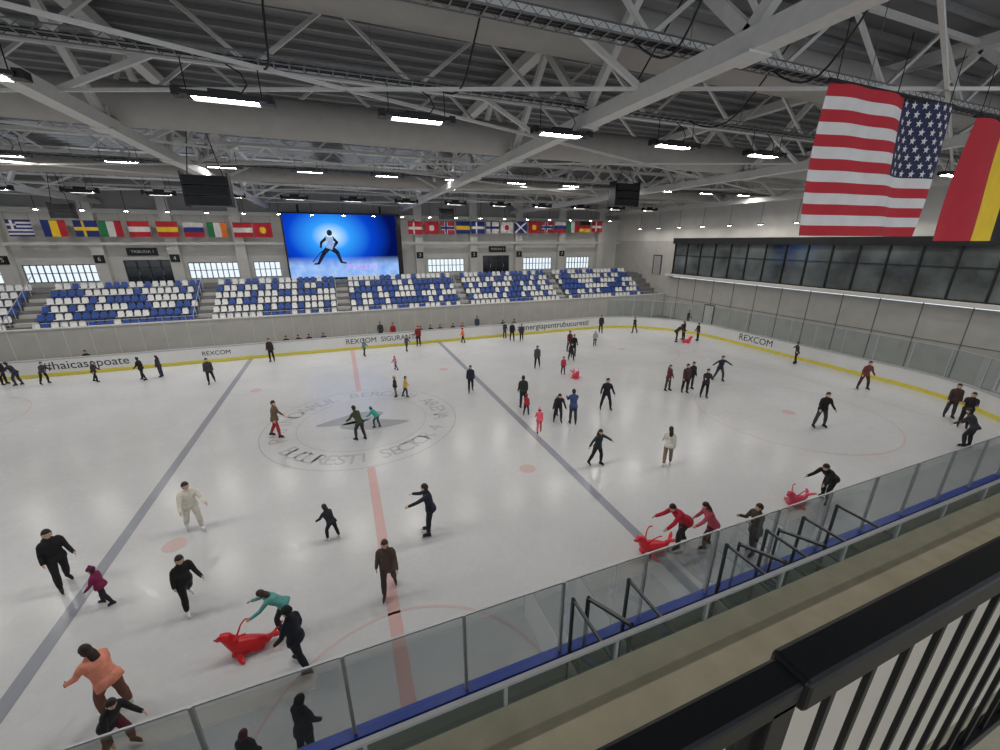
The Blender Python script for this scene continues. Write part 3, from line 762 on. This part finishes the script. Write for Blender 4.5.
    ht=math.radians(random.uniform(-18,18)); hr=Vector((1,0,0)); hf2=hf*math.cos(ht)+hr*math.sin(ht); hr2=hf2.cross(hu)
    HC=P+u*.318+hu*(.062*hs)+hf*.008
    M=Matrix((hr2,hf2,hu)).transposed()
    def hp3(px,py,pz): return HC+M@(Vector((px,py,pz))*hs)
    def shell(sc_,cond,mi,seg=20,rg=16,off=(0,0,0)):
        vs=[];fs=[]
        for i in range(rg+1):
            ph=math.pi*i/rg
            for k in range(seg):
                t=2*math.pi*k/seg; dx,dy,dz=math.sin(ph)*math.cos(t),math.sin(ph)*math.sin(t),math.cos(ph)
                X_=dx*.044;Y_=dy*.052;Z_=dz*.066
                if dz<0:
                    X_*=1-.30*(-dz)**1.4
                    if dy<0: Y_*=1-.35*(-dz)
                    else: Y_*=1-.06*(-dz)
                if sc_==1 and dy>.55 and abs(dx)<.75 and abs(dz)<.18: Y_-=.003
                vs.append(hp3(X_*sc_+off[0],Y_*sc_+off[1],Z_*sc_+off[2]))
        for i in range(rg):
            for k in range(seg):
                k2=(k+1)%seg; ph=math.pi*(i+.5)/rg; t=2*math.pi*(k+.5)/seg
                d=(math.sin(ph)*math.cos(t),math.sin(ph)*math.sin(t),math.cos(ph))
                if cond(*d): fs.append((i*seg+k,(i+1)*seg+k,(i+1)*seg+k2,i*seg+k2))
        Q.add(vs,fs,mi)
    shell(1,lambda a,b_,c:True,2)
    Q.add([hp3(0,.049,.008),hp3(-.008,.048,-.02),hp3(.008,.048,-.02),hp3(0,.064,-.016),hp3(0,.05,-.024)],[(0,1,3),(0,3,2),(1,4,3),(4,2,3)],2)
    for s in (-1,1):
        Q.ball(hp3(s*.0165,.0445,.002),(.0075*hs,.005*hs,.005*hs),7,6,5,M); Q.ball(hp3(s*.0165,.0485,.002),(.0036*hs,.0025*hs,.0038*hs),6,6,4,M)
        Q.ball(hp3(s*.0445,-.003,-.004),(.005*hs,.010*hs,.015*hs),2,6,5,M)
        Q.beam(hp3(s*.009,.0495,.013),hp3(s*.025,.0445,.013),.004,.003,3)
    Q.ball(hp3(0,.0475,-.035),(.013*hs,.004*hs,.0035*hs),10,8,4,M)
    if hood: shell(1.2,lambda a,b_,c:not(b_>.45 and c<.62) and c>-.8,0,off=(0,-.004,-.002))
    else:
        shell(1.14,lambda a,b_,c:(c>.46 or b_<.15 or (b_<.45 and c>.1)) and c>(-.55 if not longhair else -.85),3,off=(0,-.003,.003))
    if hat:
        shell(1.21,lambda a,b_,c:c>.22,8,off=(0,-.002,.006)); shell(1.27,lambda a,b_,c:.18<c<.42,8,off=(0,-.002,.004))
        if hat[1]: Q.ball(hp3(0,0,.088),.018*hs,8)
    if longhair:
        Q.tube([hp3(0,-.035,.01),hp3(0,-.055,-.04),hp3(0,-.07,-.11),hp3(0,-.066,-.165)],[(.04,.024),(.049,.03),(.047,.024),(.02,.01)],ref=hr2,seg=12,mi=3)
    A=np.array(Q.v)*H
    if seat: A[:,2]+=seat+.07*H
    else: A[:,2]-=A[:,2].min()
    rot=math.radians(phi-21.3-90); c_,s_=math.cos(rot),math.sin(rot)
    x2=A[:,0]*c_-A[:,1]*s_; y2=A[:,0]*s_+A[:,1]*c_
    Q.v=list(zip(x2.tolist(),y2.tolist(),A[:,2].tolist()))
    mats=[cloth(jac),cloth(pan),mat('skin_%d_%d_%d'%skin,skin,.6,var=.05),hairm(hair),cloth(boots),BLADE,EYE,EYEW,cloth(hat[0] if hat else (backpack or (40,40,45))),cloth(glove or (30,30,34)),LIP]
    return Q.obj(name,mats,smooth=True,loc=(x,y,.005 if (not seat and y<30) else 0))
def seal(x,y,phi,s=1.0,col=(205,25,40)):
    B=MB()
    B.tube([(0,-.52,.26),(0,-.4,.17),(0,-.2,.17),(0,.05,.2),(0,.22,.25),(0,.3,.38),(0,.36,.5),(0,.42,.53)],[(.05,.04),(.085,.08),(.15,.13),(.19,.16),(.17,.15),(.125,.12),(.115,.11),(.09,.085)],ref=(1,0,0),seg=16)
    B.tube([(0,.42,.52),(0,.52,.49)],[.07,.05],seg=12)
    for q in (-1,1):
        B.tube([(0,-.5,.25),(q*.1,-.62,.33),(q*.18,-.7,.36)],[(.05,.03),(.06,.025),(.03,.02)],ref=(1,0,0),seg=10)
        B.tube([(q*.14,.12,.16),(q*.27,.1,.07),(q*.36,.02,.04)],[(.06,.03),(.07,.025),(.04,.02)],ref=(0,1,0),seg=10)
        B.tube([(q*.08,.18,.4),(q*.16,.1,.58),(q*.2,.02,.66),(q*.2,-.08,.66)],[.025,.022,.022,.022],ref=(0,0,1),seg=8)
    B.tube([(0,-.3,.06),(0,.28,.06)],[(.17,.05),(.17,.05)],ref=(1,0,0),seg=12)
    v,f,c=remesh(B,.02); Q=MB(); Q.add(v,f,0)
    for q in (-1,1): Q.ball((q*.055,.455,.575),.014,1)
    Q.ball((0,.565,.5),.02,1)
    A=np.array(Q.v)*s; A[:,2]-=A[:,2].min(); rot=math.radians(phi-21.3-90); c_,s_=math.cos(rot),math.sin(rot)
    Q.v=[(p[0]*c_-p[1]*s_,p[0]*s_+p[1]*c_,p[2]) for p in A.tolist()]
    Q.obj('seal_skating_aid',[mat('seal_plastic_%d_%d_%d'%col,col,.35,var=.05),black],smooth=True,loc=(x,y,.005))

NV=(30,34,52); G1=(62,62,68)
# foreground
fig(-7.88,7.2,1.78,-25,'walk',K,K,backpack=(36,36,40),hair=(20,18,18),twist=10)
fig(-6.63,6.11,1.14,200,'walk',(128,30,78),(40,32,50),hat=((98,25,68),True))
fig(-4.65,5.25,1.68,-30,'stride',(28,26,28),K,longhair=True,hair=(35,22,18),boots=(225,225,225))
fig(-5.38,8.53,1.8,-40,'glide',(224,218,204),(220,214,202),hair=(44,32,25),boots=(225,225,225),bulk=1.22)
fig(-1.37,6.49,1.2,150,'lean',(30,32,42),K,longhair=True,hair=(40,28,22),boots=(225,225,225))
fig(1.45,5.67,1.78,185,'reach',NV,(32,34,42),hair=(40,28,22))
fig(-.02,3.92,1.68,-75,'walk',(88,72,64),(66,62,62),longhair=True,hair=(56,36,25),boots=(70,55,45),hem=.1)
fig(-2.35,3.72,1.42,200,'push',(96,162,158),(35,38,48),hair=(60,42,32),boots=(200,200,205),longhair=True)
seal(-3.12,3.5,200,1.0,(222,20,36))
fig(-2.0,2.6,1.66,175,'walk',(26,30,42),(28,30,38),hat=((26,26,30),False))
fig(-5.17,2.95,1.66,165,'lean',(236,150,126),(112,72,60),hair=(46,28,22),longhair=True,boots=(225,225,225),bulk=1.3,glove=(60,50,50),hem=.08)
fig(-4.86,2.15,1.42,-10,'lean',(34,32,36),(90,30,44),hair=(30,22,20),longhair=True)
fig(-1.75,.82,1.46,80,'stand',(26,30,44),K,hat=((24,28,40),False))
fig(-2.6,.85,1.12,90,'stand',(44,40,44),K,hair=(95,30,35))
# middle
fig(-3.8,14.67,1.78,10,'walk',(106,88,72),(160,38,48),hair=(40,28,22),hem=.08)
fig(-.21,12.84,1.7,150,'lean',(60,64,48),(48,50,48),hair=(30,24,20))
fig(.6,13.96,1.15,160,'bend',(50,160,150),(60,60,66),hair=(50,40,30),hat=((40,150,145),False))
fig(1.96,17.8,1.22,200,'stand',(45,42,40),(120,98,76),hat=((200,170,60),True))
fig(2.5,17.6,1.22,20,'walk',(210,170,70),(40,40,50),hair=(60,40,30))
fig(6.26,16.99,1.66,-80,'walk',K,K,longhair=True,hair=(25,20,18))
fig(8.16,13.64,1.8,100,'stand',K,K)
fig(7.93,12.74,1.12,70,'walk',(165,40,50),(40,35,45),hat=((170,50,60),True))
fig(7.63,10.64,1.22,90,'walk',(232,95,115),(222,105,120),hat=((235,130,145),True))
fig(9.32,12.06,1.12,-60,'stand',(130,130,136),(45,45,55),hat=((205,205,210),True))
fig(9.6,10.9,1.78,95,'front',(58,76,118),(50,55,72),hair=(30,22,20))
fig(9.05,11.4,1.68,-90,'lean',(35,35,42),(35,35,40),hair=(35,25,20),longhair=True)
fig(12.15,11.79,1.8,-90,'wide',(26,26,30),(25,25,28),hair=(25,20,18))
fig(8.5,7.24,1.62,-60,'armsout',(40,50,48),K,longhair=True,hair=(40,28,22))
fig(11.14,6.21,1.66,70,'walk',(226,222,212),(135,112,95),longhair=True,hair=(45,30,22),boots=(225,225,225))
fig(18.05,12.21,1.78,-90,'stand',(66,46,46),K,hair=(40,30,25))
fig(18.87,12.6,1.72,-80,'stand',K,K)
fig(18.5,11.2,1.75,-100,'front',(38,39,44),K)
fig(17.4,12.9,1.6,-60,'stand',(95,42,48),K,longhair=True)
fig(21.76,13.08,1.72,-90,'armsout',K,K)
fig(20.59,6.27,1.82,-90,'wide',(26,26,29),K,hair=(30,22,18))
fig(28.6,8.75,1.8,-100,'wide',(115,62,55),(74,46,46))
fig(30.3,13.9,1.6,160,'armsout',K,K)
fig(8.2,2.45,1.72,190,'push',(185,30,56),(40,40,48),hair=(40,25,22),bulk=1.25)
fig(8.9,2.1,1.6,170,'lean',(190,80,98),(88,40,52),hair=(50,30,25),longhair=True,bulk=1.25)
seal(7.25,2.6,195,1.1,(226,34,50))
fig(9.85,1.5,1.68,190,'front',(72,64,56),(48,44,42),hair=(50,38,30),hem=.12)
fig(14.5,2.3,1.78,200,'push',(26,26,29),K,hair=(30,24,20))
seal(13.45,2.6,200,1.0,(215,60,95))
fig(24.4,2.54,1.8,120,'lean',K,(40,42,50))
fig(28.0,4.6,1.8,-120,'stand',(74,56,50),K); fig(27.0,3.7,1.8,-140,'front',(40,36,40),K)
# far
fig(15.98,21.41,1.8,-90,'walk',K,K,hair=(30,22,20)); fig(16.5,22.9,1.72,-70,'stand',(105,36,42),K)
fig(15.3,20.6,1.5,-90,'lean',K,K)
fig(12.1,19.9,1.62,-100,'walk',(74,74,80),K,longhair=True)
fig(19.5,23.7,1.35,-80,'walk',(160,160,165),(60,60,70),hat=((200,200,200),True))
fig(23.0,27.9,1.75,-90,'stand',K,K); fig(26.1,26.7,1.55,200,'walk',K,K)
fig(27.1,22.35,1.75,10,'push',(50,35,40),K); fig(28.3,22.7,1.7,190,'stand',K,K,longhair=True)
seal(27.9,21.8,10,1.0,(225,50,78))
fig(29.3,22.0,1.6,180,'stand',K,K)
fig(13.1,17.95,1.2,-80,'stand',(182,60,80),(60,40,50),hat=((190,70,90),True)); seal(13.5,17.0,-80,1.0,(225,50,84))
fig(13.6,28.0,1.7,-80,'stand',K,K); fig(14.4,27.7,1.55,-90,'walk',K,K,longhair=True); fig(13.4,29.3,1.5,-60,'stand',G1,K)
fig(9.3,29.0,1.3,180,'walk',(236,115,60),(60,40,50)); fig(4.18,27.95,1.3,-30,'walk',(74,84,100),K)
fig(5.4,29.2,1.75,-90,'stand',(130,30,36),K,hat=((190,30,36),False)); fig(.86,27.63,1.3,-20,'walk',(100,138,146),(60,60,70))
fig(2.65,23.05,1.05,170,'walk',(200,126,136),(80,90,110),hat=((220,220,225),True))
fig(-8.61,24.32,1.7,-60,'walk',G1,K); fig(-12.9,26.75,1.55,190,'walk',K,K); fig(-12.1,27.2,1.45,190,'stand',(54,50,64),K,longhair=True)
fig(-18.4,28.15,1.45,0,'glide',K,K); fig(-15.6,27.46,1.35,10,'walk',(50,44,50),K); fig(-19.7,28.3,1.6,200,'lean',K,K); fig(-20.7,28.9,1.6,10,'stand',K,K)
fig(-5.71,28.5,1.75,-80,'stand',K,K,backpack=(54,54,60))
for bx,c in ((-4.9,K),(-4.0,(76,54,48)),(-3.2,K),(-2.1,(64,64,76)),(6.0,(120,52,52)),(6.9,K),(7.8,(64,76,98)),(9.0,K),(9.9,(160,62,74)),(-17.5,K),(14,K),(15.2,(84,84,90))):
    fig(bx,31.35,1.7,-90+21,'sit',c,K,seat=.47,name='seated_spectator')
for bx,by,c in ((2.6,32.4,K),(11.6,32.0,(64,76,98)),(3.6,31.5,(160,42,48)),(33.2,27,K)):
    fig(bx,by,1.72,-80,'stand',c,K,name='spectator')

# ------------------------------------------------------------ world & camera
wd=D.worlds.new('sky'); SC.world=wd; wd.use_nodes=True; bg=wd.node_tree.nodes['Background']
bg.inputs[0].default_value=(.84,.91,1,1); bg.inputs[1].default_value=1.15
cam=D.cameras.new('camera'); co=D.objects.new('camera',cam); COL.objects.link(co)
co.location=(-.3,-4.6,8.6); cam.sensor_width=36; cam.lens=14.43; cam.clip_start=.05; cam.clip_end=300
co.rotation_euler=(math.radians(90-18.49),0,math.radians(-21.33))
SC.camera=co
